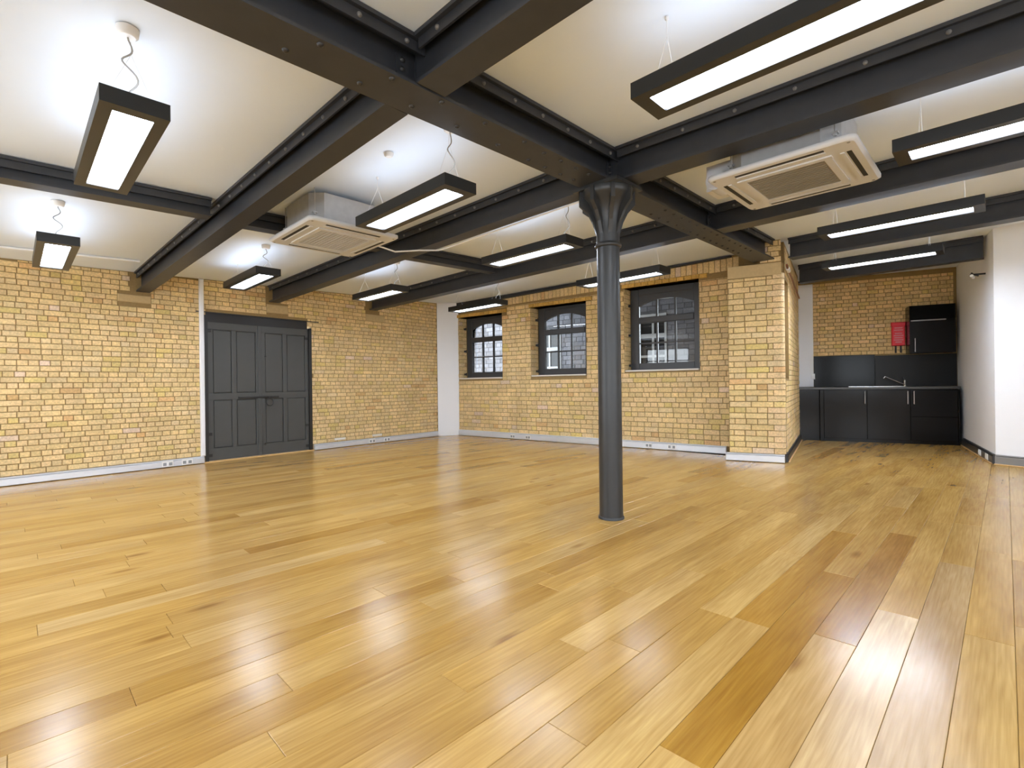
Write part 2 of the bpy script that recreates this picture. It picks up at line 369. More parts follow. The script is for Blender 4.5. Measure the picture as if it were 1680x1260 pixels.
# left wall ------------------------------------------------------------
def Ls(y): return (y - LP.y)/LE.y
DS0, DS1, DZ = Ls(2.02), Ls(3.70), 2.13          # door opening
pads = [(Ls(1.0), Ls(1.37), 2.29, 2.395), (Ls(2.94), Ls(3.29), 2.335, 2.475), (Ls(4.80), Ls(5.23), 2.37, 2.50)]
ends = [(Ls(1.14), Ls(1.36), 2.39, 2.75), (Ls(2.93), Ls(3.17), 2.47, 2.85), (Ls(4.80), Ls(5.08), 2.49, 2.9)]
dhole = [(DS0, DS1, 0, DZ), (DS0+.03, DS1-.07, DZ-.01, 2.245)]
wl = struct('wall_left', slab(LP, LE, LN, -2.7, 6.93, 3, [(DS0, DS1, 0, 2.245)], .32), M['mortar'])
brick_face(wl, LP, LE, LN, layout(-2.65, 6.62, .108, 2.99, .0685, .196, 'english', dhole + pads + ends, ctop(LP, LE)))
for a, b, z0, z1 in pads: obj('padstone', MB().bbox(LP, LE, LN, a, b, -.02, .016, z0, z1, .008), M['stone'], wl)
# thin lintel line over the door
obj('lintel', MB().obox(LP, LE, LN, DS0-.16, DS1+.14, -.02, .0095, 2.244, 2.260), M['iron'], wl)

# door -------------------------------------------------------------------
dr = estruct('door_1', 'dark grey double warehouse doors with ring handle')
mb = MB(); mb.obox(LP, LE, LN, DS0, DS0+.05, -.10, .012, 0, DZ+.08); mb.obox(LP, LE, LN, DS1-.05, DS1, -.10, .012, 0, DZ); mb.obox(LP, LE, LN, DS0+.03, DS1-.07, -.10, -.01, DZ-.02, 2.25)
obj('door_frame', mb, M['iron'], dr)
mid = Ls(2.83)
for i, (a, b) in enumerate(((DS0+.045, mid-.003), (mid+.003, DS1-.05))):
    lf = obj('door_leaf', MB().obox(LP, LE, LN, a, b, -.09, -.045, .02, DZ), M['door'], dr)
    w = b-a; st = .085
    mb = MB()      # stiles and rails stand proud of the panels
    for s in (a, (a+b)/2-.035, b-st+.03): mb.bbox(LP, LE, LN, s, s + (st if s == a else .07 if s < b-.1 else st-.03), -.045, -.018, .02, DZ, .004)
    for z0, z1 in ((.02, .20), (.93, 1.035), (2.0, DZ)): mb.bbox(LP, LE, LN, a, b, -.045, -.016, z0, z1, .005)
    obj('stiles_and_rails', mb, M['door'], lf)
    for s0_, s1_ in ((a+st, (a+b)/2-.035), ((a+b)/2+.035, b-.055)):
        for z0, z1 in ((.20, .93), (1.035, 2.0)): obj('panel', MB().bbox(LP, LE, LN, s0_+.006, s1_-.006, -.045, -.026, z0+.006, z1-.006, .006), M['door'], lf)
    hs = a if i == 0 else b
    for z in (.10, .42, 1.98) if i == 0 else (.09, .45, 1.95):
        s0_, s1_ = (a, a+.06) if i == 0 else (b-.06, b)
        obj('hinge', MB().bbox(LP, LE, LN, s0_, s1_, -.03, -.004, z-.022, z+.022, .004), M['iron'], lf)
obj('meeting_stile', MB().bbox(LP, LE, LN, mid-.03, mid+.022, -.02, -.004, .03, DZ-.02, .004), M['door'], dr)
obj('latch_bar', MB().bbox(LP, LE, LN, mid-.33, mid+.30, -.02, .004, .945, .972, .004), M['iron'], dr)
mb = MB(); c = LP + LE*(mid+.14)
mb.path([c + LN*(.012+.02*(1-math.cos(t))*.3) + LE*.055*math.sin(t) + V((0, 0, .875+.06*math.cos(t))) for t in [k*math.pi/8 for k in range(17)]], .009, 8)
mb.tube(c - LN*.02 + V((0, 0, .938)), c + LN*.022 + V((0, 0, .938)), .02, 10)
obj('ring_handle', mb, M['iron'], dr)
mb = MB(); c = LP + LE*(mid+.09); mb.tube(c - LN*.02 + V((0, 0, 1.62)), c - LN*.004 + V((0, 0, 1.62)), .014, 10); obj('spyhole', mb, M['iron'], dr)
mb = MB(); c = LP + LE*(mid+.07); mb.tube(c - LN*.02 + V((0, 0, .19)), c - LN*.004 + V((0, 0, .19)), .016, 10); obj('bolt_hole', mb, M['iron'], dr)
struct('trim_2', MB().obox(LP, LE, LN, DS0-.02, DS1+.02, -.06, .03, 0, .016), M['bead'], 'oak threshold strip under the dark double doors')

# window wall -----------------------------------------------------------
wins = [(.085, 1.315, 1.268, 2.585, 2.60), (2.04, 3.282, 1.29, 2.62, 2.63), (4.03, 5.31, 1.335, 2.70, 2.755)]      # s0 s1 sill frame_top opening_top
wholes = [(a, b, z0-.03, zo) for a, b, z0, zf, zo in wins]
WL = 6.0
ww = struct('wall_window', slab(WP, WE, WN, -.35, 6.46, 3, wholes, .42), M['mortar'])
led = [(a-.03, b+.13, zo, zo+.065) for a, b, z0, zf, zo in wins]
sold0, sold1 = (lambda s: 2.715 + .0165*s), (lambda s: 2.83 + .030*s)
rects = layout(.02, WL-.1, .115, 2.72, .0835, .245, 'english', wholes + led, lambda s: sold0(s))
brick_face(ww, WP, WE, WN, rects)
for a, b, z0, z1 in led[:]:                        # brick-on-edge ledges over the windows
    n = 12; w = (b-a)/n
    for i in range(n):
        zz = min(z1, sold1(a)-.01) if z1 < 2.8 else z1
        o = obj('lintel_brick', MB().bbox(WP, WE, WN, a+i*w+.003, a+(i+1)*w-.003, -.10, .030+random.uniform(-.003, .003), z0, zz, .004), M['brick'], ww)
        k = random.uniform(.85, 1.1); o.color = (.66*k, .40*k, .095*k, 1)
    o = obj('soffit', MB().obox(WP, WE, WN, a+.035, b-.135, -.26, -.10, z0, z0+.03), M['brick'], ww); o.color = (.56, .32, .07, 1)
s = .10
while s < WL - .15:                                 # soldier course under the wall steel
    w = .088
    zb = max(sold0(s), max([l[3] for l in led if l[0]-.05 < s < l[1]] + [0])) + .006
    zt = sold1(s) + .004
    if zt - zb > .03:
        o = obj('soldier_brick', MB().bbox(WP, WE, WN, s, s+w-.009, -.02, .010+random.uniform(-.003, .003), zb, zt, .004), M['brick'], ww); o.color = tan()
    s += w
for a, b, z0, zf, zo in wins:                       # brick jambs of the openings
    for s, e in ((a, -1), (b, 1)):
        P = WP + WE*s; rr_ = layout(.0, .25, z0-.0, zo, .0835, .245, 'flemish', [])
        j = MB()
        for q in rr_: j.bbox(P, -WN, WE*(-e), q[0]+.004, q[1]-.004, -.02, .006, q[2]+.004, q[3]-.004, .003, tan())
        obj('jamb_bricks', j, M['brickA'], ww, 'stuff')
def make_window(idx, a, b, z0, zf, zt):
    w = estruct('window_%d' % idx); D0 = -.255; a += .012; b -= .012
    fr = .15; H = zf - z0; tr = z0 + .60*H; trh = .105
    mb = MB()
    mb.bbox(WP, WE, WN, a, a+fr, D0-.07, D0, z0, zt, .006); mb.bbox(WP, WE, WN, b-fr, b, D0-.07, D0, z0, zt, .006)
    mb.bbox(WP, WE, WN, a+fr, b-fr, D0-.07, D0, z0, z0+.12, .006); mb.bbox(WP, WE, WN, a+fr, b-fr, D0-.07, D0, zf-.05, zt+.005, .006)
    obj('frame', mb, M['frame'], w)
    obj('transom', MB().bbox(WP, WE, WN, a+fr, b-fr, D0-.07, D0+.012, tr, tr+trh, .01), M['frame'], w)
    # segmental head of the top light: spandrel plate above an arch
    n = 12; L = a+fr; R = b-fr; Wd = R-L; rise = .11; spring = zf - .05 - .085 - rise
    arch = [(L + Wd*i/n, spring + rise*(1-(2*i/n-1)**2)) for i in range(n+1)]
    mb = MB()
    for (s0, q0), (s1, q1) in zip(arch, arch[1:]):
        P = lambda s, d, z: tuple((WP + WE*s + WN*d).xy) + (z,)
        mb.hexa([P(s0, D0-.06, q0), P(s1, D0-.06, q1), P(s1, D0-.012, q1), P(s0, D0-.012, q0), P(s0, D0-.06, zf-.05), P(s1, D0-.06, zf-.05), P(s1, D0-.012, zf-.05), P(s0, D0-.012, zf-.05)])
    obj('arched_head', mb, M['frame'], w)
    g = .03
    xs_ = [L + Wd*k/3 for k in range(4)]
    az = lambda s: spring + rise*(1-(2*(s-L)/Wd-1)**2)
    for k in (1, 2):
        obj('glazing_bar', MB().bbox(WP, WE, WN, xs_[k]-g/2, xs_[k]+g/2, D0-.055, D0-.01, tr+trh, az(xs_[k]), .004), M['frame'], w)
        obj('glazing_bar', MB().bbox(WP, WE, WN, xs_[k]-g/2, xs_[k]+g/2, D0-.055, D0-.01, z0+.12, tr, .004), M['frame'], w)
    zm = (z0+.12+tr)/2
    for k in range(3): obj('glazing_bar', MB().bbox(WP, WE, WN, xs_[k]+(g/2 if k else 0), xs_[k+1]-(g/2 if k < 2 else 0), D0-.055, D0-.015, zm-.012, zm+.012, .004), M['frame'], w)
    for k in range(3):
        s0, s1 = xs_[k]+(g/2 if k else .001), xs_[k+1]-(g/2 if k < 2 else .001)
        for q0, q1 in ((z0+.12, zm-.012), (zm+.012, tr)): obj('pane', MB().obox(WP, WE, WN, s0, s1, D0-.038, D0-.034, q0, q1), M['glass'], w)
        nn = 5; P = lambda s, d, z: tuple((WP + WE*s + WN*d).xy) + (z,)
        pts = [P(s0, D0-.038, tr+trh), P(s1, D0-.038, tr+trh)] + [P(s1+(s0-s1)*t/nn, D0-.038, az(s1+(s0-s1)*t/nn)) for t in range(nn+1)]
        obj('pane', MB().prism(pts, WN*.004), M['glass'], w)
    obj('sill_board', MB().bbox(WP, WE, WN, a-.0, b+.0, D0, .018, z0-.028, z0-.002, .004), M['sill'], w)
    for z in (z0+.06*H, z0+.45*H, z0+.83*H):
        mb = MB(); q = WP + WE*(a+.02) + WN*(-.17); mb.bbox(q, -WN, WE, -.022, .022, -.02, .028, z-.02, z+.02, .004); mb.tube(q + WE*.028 + V((0, 0, z-.03)), q + WE*.028 + V((0, 0, z+.035)), .011, 8)
        obj('shutter_pintle', mb, M['iron'], w)
for i, (a, b, z0, zf, zo) in enumerate(wins): make_window(i+1, a, b, z0, zf, zo)
# steel along the head of the window wall
P = lambda s, d, z: tuple((WP + WE*s + WN*d).xy) + (z,)
we = thing('wall_steel', 'long dark steel running along the head of the window wall above the soldier bricks', 'beam', (WP + WE*2.8).to_tuple()[:2] + (2.9,))
zt = lambda s: zc(*(WP + WE*s).xy) - .004
mb = MB(); mb.hexa([P(-.10, -.02, sold1(-.1)+.008), P(WL-.2, -.02, sold1(WL-.2)+.008), P(WL-.2, .035, sold1(WL-.2)+.008), P(-.10, .035, sold1(-.1)+.008), P(-.10, -.02, zt(-.1)), P(WL-.2, -.02, zt(WL-.2)), P(WL-.2, .035, zt(WL-.2)), P(-.10, .035, zt(-.1))])
obj('web', mb, M['steel'], we)
mb = MB(); mb.hexa([P(-.10, .035, sold1(-.1)+.008), P(WL-.2, .035, sold1(WL-.2)+.008), P(WL-.2, .075, sold1(WL-.2)+.008), P(-.10, .075, sold1(-.1)+.008), P(-.10, .035, sold1(-.1)+.022), P(WL-.2, .035, sold1(WL-.2)+.022), P(WL-.2, .075, sold1(WL-.2)+.022), P(-.10, .075, sold1(-.1)+.022)])
obj('flange', mb, M['steel'], we)
# white boxing in the corner
BX = WP + WE*.075
bxp = [LP + LE*6.60 + LN*.0, V((-8.80, 6.60, 0)), BX + WN*.36 + WE*.0, BX + WN*.015, V((-9.0, 7.0, 0))]
cb = [LP + LE*6.62 + LN*.012, BX + WN*.012, BX - WN*.05, LP + LE*6.95]
struct('trim_1', MB().prism([(p.x, p.y, 0) for p in cb], (0, 0, 2.93)), M['boxing'], 'white painted corner boxing between the two brick walls')

# pilaster beside the kitchen -------------------------------------------------
pz = 2.735
pil = struct('wall_pilaster', MB().prism([tuple(q.xy) + (0,) for q in (P0 - PN*.008, P1 - PN*.008 - PE*.07, P1 - PE*.03 - PN*.03, P1 - PE*.008 - PN*.07, P1 + RE*1.0 - PE*.1, V((-2.95, 7.9, 0)))], (0, 0, pz)), M['mortar'])
RAD = .065; crs = .0800
pr = layout(0, PL-RAD-.075, .115, 2.56, crs, .285, 'english', [(PL-RAD-.150, PL, .115+crs*k-.004, .115+crs*(k+1)+.004) for k in range(1, 31, 2)])
def tanp(): c = tan(); return (c[0]*1.0, c[1]*1.01, c[2]*.98, 1)
brick_face(pil, P0, PE, PN, pr, 300, tanp)
z = .115; i = 0                                         # bullnose corner bricks
while z < 2.55:
    a0 = .150 if i % 2 else .075; pts_o = []; cc = P1 - PE*RAD - PN*RAD
    pts_o = [P1 - PE*(RAD+a0-.004) + PN*.006]
    for t in range(7):
        an = math.pi/2*t/6; pts_o.append(cc + (PN*math.cos(an) + PE*math.sin(an))*(RAD+.006))
    dep = .10 if i % 2 else .17
    pts_o.append(P1 - PN*(RAD + dep) + PE*.006)
    inner = [P1 - PN*(RAD+dep) - PE*.03, P1 - PE*(RAD+a0-.004) - PN*.03]
    mb = MB().prism([(p.x, p.y, z+.0045) for p in pts_o + inner], (0, 0, crs-.009))
    o = obj('bullnose_brick', mb, M['brick'], pil); c = tan(); o.color = (c[0]*1.06, c[1]*1.06, c[2]*1.15, 1)
    z += crs; i += 1
obj('padstone', MB().bbox(P0, PE, PN, 0, PL-.03, -.30, .008, 2.565, pz+.002, .006), M['stone'], pil)
# brick stub above the pilaster, right of the girder
sb = layout(PL-.30, PL-.03, pz+.01, 3.04, .073, .20, 'flemish', [], ctop(P0, PE))
stub = obj('stub_core', MB().obox(P0, PE, PN, PL-.30, PL-.035, -.25, -.004, pz, 3.05), M['mortar'], pil)
brick_face(pil, P0 - PN*.004, PE, PN, sb)
# right return of the pilaster, running back to the kitchen
R0 = P1 + RE*.05 - PE*.012
wr = struct('wall_return', slab(R0, RE, RN, .12, RL-.06, 3, [(.16, .75, 1.15, 2.55)], .25), M['mortar'])
brick_face(wr, R0, RE, RN, layout(.20, RL-.06, .11, 3.0, .078, .22, 'english', [(.16, .75, 1.15, 2.55)], ctop(R0, RE)))
obj('niche_back', MB().obox(R0, RE, RN, .16, .75, -.25, -.20, 1.15, 2.55), M['iron'], wr)  # black sheet gives the shallow niche the darkness of a void

KL0 = K0 - KE*.03
wq = struct('wall_kitchen_left', slab(KL0, -KN, KE, 0, .62, 3, [], .25), M['mortar'])
brick_face(wq, KL0, -KN, KE, layout(.0, .60, 1.0, 3.0, .078, .22, 'english', []))
# kitchen back wall, right walls, walls behind the camera ------------------------
KB = K0 - KN*.6
wk = struct('wall_kitchen', slab(KB, KE, KN, -.35, 2.6, 3, [], .25), M['mortar'])
def ktan(): c = tan(); k = random.uniform(.80, 1.0); return (c[0]*1.1*k, c[1]*1.04*k, c[2]*.95*k, 1)  # browner kitchen brick, darkened in the colour for the recess's weaker light
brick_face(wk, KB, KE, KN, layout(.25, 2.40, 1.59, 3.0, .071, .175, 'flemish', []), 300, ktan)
struct('trim_3', MB().bbox(KB, KE, KN, -.02, .268, -.02, .03, .995, 3.0, .004), M['boxing'], 'white boxed pier at the left end of the kitchen back wall')
def wallpoly(name, pts, mat, thick=.15):
    mb = MB()
    for a, b in zip(pts, pts[1:]):
        a = V((*a, 0)); b = V((*b, 0)); e = (b-a).normalized(); n = V((e.y, -e.x, 0))
        mb.obox(a, e, n, 0, (b-a).length, -thick, 0, 0, zc(a.x, a.y)+.1)
    return struct(name, mb, mat)
RWC = V((5.8, 7.10, 0))
wallpoly('wall_right', [tuple(RWB.xy), tuple(RWA.xy), tuple(RWC.xy)], M['white'])
def holed(name, P, E, N, L, rng):  # unseen room walls, pierced for the added daylight windows
    hs = [(a, b, *WZ) for a, b in rng]; w = struct(name, slab(P, E, N, 0, L, 3, hs, .16), M['white'])
    for a, b in rng:
        mb = MB(); d0, d1 = -.12, -.06
        for q0, q1 in ((a, a+.05), ((a+b)/2-.02, (a+b)/2+.02), (b-.05, b)): mb.obox(P, E, N, q0, q1, d0, d1, *WZ)
        for z0, z1 in ((WZ[0], WZ[0]+.05), (1.9, 1.94), (WZ[1]-.05, WZ[1])): mb.obox(P, E, N, a+.05, b-.05, d0, d1, z0, z1)
        obj('window_frame', mb, M['frame'], w)
holed('wall_back', V((5.8, -2.5, 0)), V((-1, 0, 0)), V((0, 1, 0)), 14.0, sorted((5.8-b, 5.8-a) for a, b in BACK_WINDOWS))
holed('wall_right_side', V((5.8, 7.1, 0)), V((0, -1, 0)), V((-1, 0, 0)), 9.6, sorted((7.1-b, 7.1-a) for a, b in RIGHT_WINDOWS))

# skirting trunking ---------------------------------------------------------------
def trunk(name, P, E, N, s0, s1, mat, h=.10, d=.05, bead=None):
    o = estruct(name)
    mb = MB(); mb.bbox(P, E, N, s0, s1, 0, d, .006, h-.022, .006); mb.bbox(P, E, N, s0, s1, 0, d*.86, h-.022, h, .012); obj('trunking', mb, mat, o)
    if bead: obj('bead', MB().bbox(P, E, N, s0, s1, d, d+.018, .0005, .014, .005), M[bead], o)
    return o
trunk('baseboard_left_1', LP, LE, LN, -2.6, DS0-.02, M['trunk'], .105)
trunk('baseboard_left_2', LP, LE, LN, DS1+.02, 6.60, M['trunk'], .105)
trunk('baseboard_window', WP, WE, WN, .09, 5.70, M['trunk'], .125)
trunk('baseboard_pilaster', P0, PE, PN, -.05, PL-.015, M['trunk'], .115, .035)
trunk('baseboard_return', R0, RE, RN, .0, RL-.06, M['trunkd'], .12, .035, 'bead')
trunk('baseboard_right_1', RWB, QE, QN, .62, QL, M['trunkd'], .13, .035, 'bead')
e2 = (RWC-RWA).normalized(); n2 = V((e2.y, -e2.x, 0))
trunk('baseboard_right_2', RWA, e2, n2, .0, 2.6, M['trunkg'], .13, .035, 'bead')
def socket(P, E, N, s, z, label, d=.05, w=.14, dark=True, grp='power sockets on the skirting trunking'):
    q = P + E*s; t = thing('power_socket', label, 'socket', (q.x, q.y, z), grp)
    obj('face_plate', MB().bbox(P, E, N, s-w/2, s+w/2, d, d+.010, z-.040, z+.040, .004), M['plug'], t)
    for k in (-1, 1): obj('outlet', MB().bbox(P, E, N, s+k*w*.25-.020, s+k*w*.25+.020, d+.010, d+.0135, z-.022, z+.020, .002), M['plugd'] if dark else M['plug'], t)
socket(LP, LE, LN, Ls(1.53), .052, 'white double socket on the skirting left of the dark doors, nearer the camera')
socket(LP, LE, LN, Ls(1.77), .052, 'white double socket on the skirting right beside the door frame on its left side')
socket(LP, LE, LN, Ls(4.88), .055, 'white double socket on the skirting right of the dark doors, nearer the doors')
socket(LP, LE, LN, Ls(5.22), .055, 'white double socket on the skirting right of the dark doors, nearer the corner')
socket(WP, WE, WN, 1.60, .058, 'white socket low on window wall, left one of the pair left of the column', w=.11)
socket(WP, WE, WN, 1.98, .058, 'white socket low on window wall, right one of the pair left of the column', w=.11)
socket(WP, WE, WN, 4.47, .062, 'white socket low on the window wall, just right of the column', w=.11)
socket(WP, WE, WN, 4.86, .062, 'white socket low on the window wall, between the column and the pilaster')
s1 = (V((-.265, 9.72, 0)) - RWB).dot(QE); s2 = (V((-.165, 9.28, 0)) - RWB).dot(QE)
socket(RWB, QE, QN, s1, .062, 'white socket in the dark skirting right of the kitchen, farther one', .035, .14, False)
socket(RWB, QE, QN, s2, .062, 'white socket in the dark skirting right of the kitchen, nearer the wall corner', .035, .14, False)
for y, lb in ((4.22, 'pale vent brick low on the left wall, nearer the dark doors'), (5.02, 'pale vent brick low on the left wall, nearer the corner')):
    q = LP + LE*Ls(y); t = thing('wall_vent', lb, 'vent', (q.x, q.y, .16), 'pale vent bricks above the left skirting')
    obj('vent_plate', MB().bbox(LP, LE, LN, Ls(y)-.11, Ls(y)+.11, .012, .024, .135, .175, .004), M['sill'], t)
# white conduit left of the door
q = LP + LE*Ls(1.985)
t = thing('conduit', 'white vertical conduit beside the left edge of the dark double doors', 'pipe', (q.x, q.y, 0))
obj('conduit_box', MB().bbox(LP, LE, LN, Ls(1.955), Ls(2.015), .012, .05, .108, zc(q.x, q.y)-.004, .01), M['boxing'], t)

# ------------------------------------------------------------------ steel frame
me_bolt = MB().lathe((0, 0, 0), [(.013, 0), (.013, .007), (.009, .012), (.002, .014)], 8).mesh('bolt', M['bolt'])
me_riv = MB().lathe((0, 0, 0), [(.017, 0), (.015, .006), (.009, .011), (.002, .013)], 10).mesh('rivet', M['rivet'])
def ibeam(label, x0, y0, x1, y1, wb, wt, dep=DEP, bolts=0, name='steel_beam', webext=(0, 0), group='steel beams under the ceiling'):
    """y0,y1: centre line at each end; top follows the ceiling"""
    a = V((x0, y0, 0)); b = V((x1, y1, 0)); e = (b-a).normalized(); n = V((e.y, -e.x, 0))
    za, zb = zc(x0, y0) - .003, zc(x1, y1) - .003
    t = thing(name, label, 'beam', (*((a+b)/2).xy, min(za, zb)-dep), group)
    def strip(w0, w1, d0, d1, ea=0, eb=0, side=None):
        A = a - e*ea; B = b + e*eb
        return MB().hexa([(*(A+n*w0).xy, za-d0), (*(B+n*w0).xy, zb-d0), (*(B+n*w1).xy, zb-d0), (*(A+n*w1).xy, za-d0), (*(A+n*w0).xy, za-d1), (*(B+n*w0).xy, zb-d1), (*(B+n*w1).xy, zb-d1), (*(A+n*w1).xy, za-d1)])
    obj('bottom_flange', strip(-wb/2, wb/2, dep, dep-.018), M['steel'], t)
    obj('web', strip(-.018, .018, dep-.018, .02, *webext), M['steel'], t)
    obj('top_flange', strip(-wt/2, wt/2, .022, 0), M['steel'], t)
    for k in (-1, 1):
        obj('angle', strip(k*(wt/2-.036), k*(wt/2-.024), .078, .022), M['steel'], t)
        if bolts and k == 1:
            L = (b-a).length; c = int(L/bolts)
            for i in range(c):
                f = (i+.5)/c; p = a + e*(L*f) + n*(wt/2-.024); zz = za + (zb-za)*f - .050
                place('bolt', me_bolt, (p.x, p.y, zz), t, (math.pi/2, 0, math.atan2(n.y, n.x)+math.pi/2))
    return t, e, n
GX = -2.335
gt, ge, gn = ibeam('heavy riveted girder crossing from upper left over the column to the pilaster', GX, -2.45, GX-.01, 7.30, .27, .29, .270, .27, 'riveted_girder', group=None)
ys_ = [.92, 1.30, 1.62, 1.95, 2.30, 2.62, 2.80, 2.98, 3.14]
for y in ys_ + [4.35 + .17*i for i in range(14)]:
    for k in (-.075, .075):
        z = zc(GX, y) - .273; place('rivet', me_riv, (GX + k + (0.02 if y < 2.4 else 0), y + (.10 if k > 0 and y < 2.4 else 0), z), gt, (math.pi, 0, 0))
for y in (1.57, 3.56, 5.5):       # connection plates with bolts on the girder
    for sx in (-1, 1):
        z1 = zc(GX, y) - .07; z0 = zc(GX, y) - .25
        mb = MB()
        for k in (-1, 1): mb.box(GX + sx*.018, GX + sx*.030, min(y+k*.022, y+k*.10), max(y+k*.022, y+k*.10), z0, z1)
        cp = obj('connection_plate', mb, M['steel'], gt)
        for k in (-1, 1):
            for zz in (z0+.045, z0+.10, z0+.15): place('bolt', me_riv, (GX + sx*.030, y + k*.065, zz), cp, (0, sx*math.pi/2, 0))
xl = lambda y: (LP + LE*Ls(y)).x + .012
gl, gr = GX - .140, GX + .140
ibeam('dark steel beam from the left wall passing the two hanging lamps on the left', xl(1.27), 1.28, gl, 1.575, .155, .20, bolts=.28, webext=(0, .12))
ibeam('dark steel beam from the left wall over the dark doors to the column head', xl(3.05), 3.055, gl, 3.46, .155, .20, bolts=.28, webext=(0, .12))
ibeam('dark steel beam from the left wall nearest the windows, far side of the column', xl(4.96), 4.96, gl, 5.43, .155, .20, bolts=.28, webext=(0, .12))
ibeam('dark steel beam at the top edge leaving the girder towards the upper right', gr, 1.615, 5.78, 1.75, .185, .21, bolts=.33, webext=(.12, 0))
ibeam('dark steel beam running right from the column head, largest on the right side', gr, 3.52, 5.78, 3.85, .20, .23, bolts=.36, webext=(.12, 0))
ibeam('dark steel beam right of the girder just behind the right air conditioner', gr, 5.46, 5.78, 5.46, .20, .22, bolts=.36, webext=(.12, 0))
ibeam('dark steel beam crossing in front of the kitchen recess above two lamps', GX+.27, 7.49, 3.2, 7.33, .19, .21, group='steel beams under the ceiling')
ibeam('dark steel beam deepest inside the kitchen recess above the brick back wall', -2.46, 9.42, -.20, 9.40, .17, .19, .300)
ibeam('shallow steel tie at the left edge between the two hanging lamps', -5.20, -2.4, -5.20, 1.30, .16, .16, .165)
ibeam('shallow steel tie behind the left air conditioner between two beams', -5.28, 1.50, -5.28, 3.10, .15, .15, .165)
ibeam('shallow steel tie between the two far beams over the window side', -5.40, 3.36, -5.40, 5.05, .14, .14, .165)

# column -------------------------------------------------------------------------
CX, CY = -2.33, 3.495; ztop = zc(CX, CY) - .273
col = thing('cast_iron_column', 'grey cast iron column with flared capital standing in the middle of the room', 'column', (CX, CY, 0))
obj('shaft', MB().lathe((CX, CY, 0), [(.098, .0), (.098, .03), (.0965, .06), (.093, 2.24)], 48), M['column'], col)
obj('base_ring', MB().lathe((CX, CY, 0), [(.106, 0), (.106, .014), (.099, .022)], 48), M['column'], col)
obj('collar', MB().lathe((CX, CY, 2.235), [(.094, 0), (.108, .006), (.110, .02), (.104, .03), (.096, .04)], 48), M['column'], col)
obj('capital', MB().lathe((CX, CY, 2.27), [(.096, 0), (.098, .10), (.108, .19), (.130, .27), (.165, .335), (.200, .375), (.212, .395), (.212, ztop-2.27-.030)], 16, True), M['column'], col)
obj('cap_plate', MB().box(CX-.215, CX+.215, CY-.19, CY+.19, ztop-.030, ztop-.002), M['column'], col)
def fin(ang, reach):
    d = V((math.cos(ang), math.sin(ang), 0)); n = V((-d.y, d.x, 0)); c = V((CX, CY, 0)); zt_ = ztop - .032
    pts = [(.085, 2.30), (.10, 2.36), (.125, 2.44), (.165, 2.52), (reach, 2.585), (reach, zt_), (.085, zt_)]
    return MB().prism([c + d*r - n*.016 + V((0, 0, z)) for r, z in pts], n*.032)
for an, rc in ((math.pi, .245), (0, .225), (math.pi/2, .22), (-math.pi/2, .22), (math.pi*.75, .235), (-math.pi*.75, .235), (math.pi*.25, .225), (-math.pi*.25, .225)): obj('rib', fin(an, rc), M['column'], col)

# ------------------------------------------------------------------ luminaires
def luminaire(x0, x1, yc, zb, label, cable=None, rose=0.0, w=.285, h=.082, diff='diff'):
    t = thing('pendant_luminaire', label, 'lamp', ((x0+x1)/2, yc, zb), 'suspended office luminaires')
    y0, y1 = yc-w/2, yc+w/2; fr = .058; mb = MB()
    mb.box(x0, x1, y0, y0+.010, zb, zb+h); mb.box(x0, x1, y1-.010, y1, zb, zb+h)
    mb.box(x0, x0+.010, y0+.01, y1-.01, zb, zb+h); mb.box(x1-.010, x1, y0+.01, y1-.01, zb, zb+h)
    mb.box(x0+.01, x1-.01, y0+.01, y0+fr, zb, zb+.010); mb.box(x0+.01, x1-.01, y1-fr, y1-.01, zb, zb+.010)
    mb.box(x0+.01, x0+.075, y0+fr, y1-fr, zb, zb+.010); mb.box(x1-.075, x1-.01, y0+fr, y1-fr, zb, zb+.010)
    obj('housing', mb, M['lamp'], t)
    obj('diffuser', MB().box(x0+.072, x1-.072, y0+fr-.003, y1-fr+.003, zb+.011, zb+.016), M[diff], t)
    obj('reflector', MB().box(x0+.012, x1-.012, y0+.012, y1-.012, zb+.045, zb+.052), M['lamp'], t)
    obj('uplight_diffuser', MB().prism([(x0+.014, y0+.012, zb+h-.008), (x0+.014, y0+.06, zb+h-.003), (x0+.014, y1-.06, zb+h-.003), (x0+.014, y1-.012, zb+h-.008)], (x1-x0-.028, 0, 0)), M['diffu'], t)
    for xx in (x0+.13, x1-.13):
        zz = zc(xx, yc)
        mb = MB()
        for k in (-1, 1): mb.tube((xx, yc, zz-.10), (xx, yc+k*w*.38, zb+h), .0012, 5)
        mb.tube((xx, yc, zz-.002), (xx, yc, zz-.10), .0015, 5); mb.lathe((xx, yc, zz-.022), [(.004, 0), (.010, .006), (.010, .020)], 8)
        obj('suspension_wire', mb, M['wirew'], t)
    if cable is not None:
        xx = x1-.10 if cable > 0 else x0+.10; yy = yc+rose; zz = zc(xx, yy)
        obj('ceiling_rose', MB().lathe((xx+.02, yy, zz-.045), [(.034, 0), (.046, .010), (.050, .043)], 20), M['plug'], t)
        pts = [(xx+.02 - .05*math.sin(f*9.5)*f*(1-f*.4) - .03*f, yy + .045*math.sin(f*12)*(f*(1-f)*3) + (yc-yy)*f, zz-.045 + (zb+h-zz+.045)*f) for f in [k/24 for k in range(25)]]
        obj('power_cable', MB().path(pts, .0045, 6), M['wire'], t)
luminaire(-4.42, -3.04, .445, 2.495, 'hanging black luminaire largest at upper left, in front of the shallow tie', 1, -.02)
luminaire(-7.18, -5.88, .30, 2.40, 'small hanging black luminaire at the left edge near the brick wall', 1, 0)
luminaire(-3.98, -2.72, 2.25, 2.50, 'hanging black luminaire in mid room right beside the left air conditioner', 1, -.03)
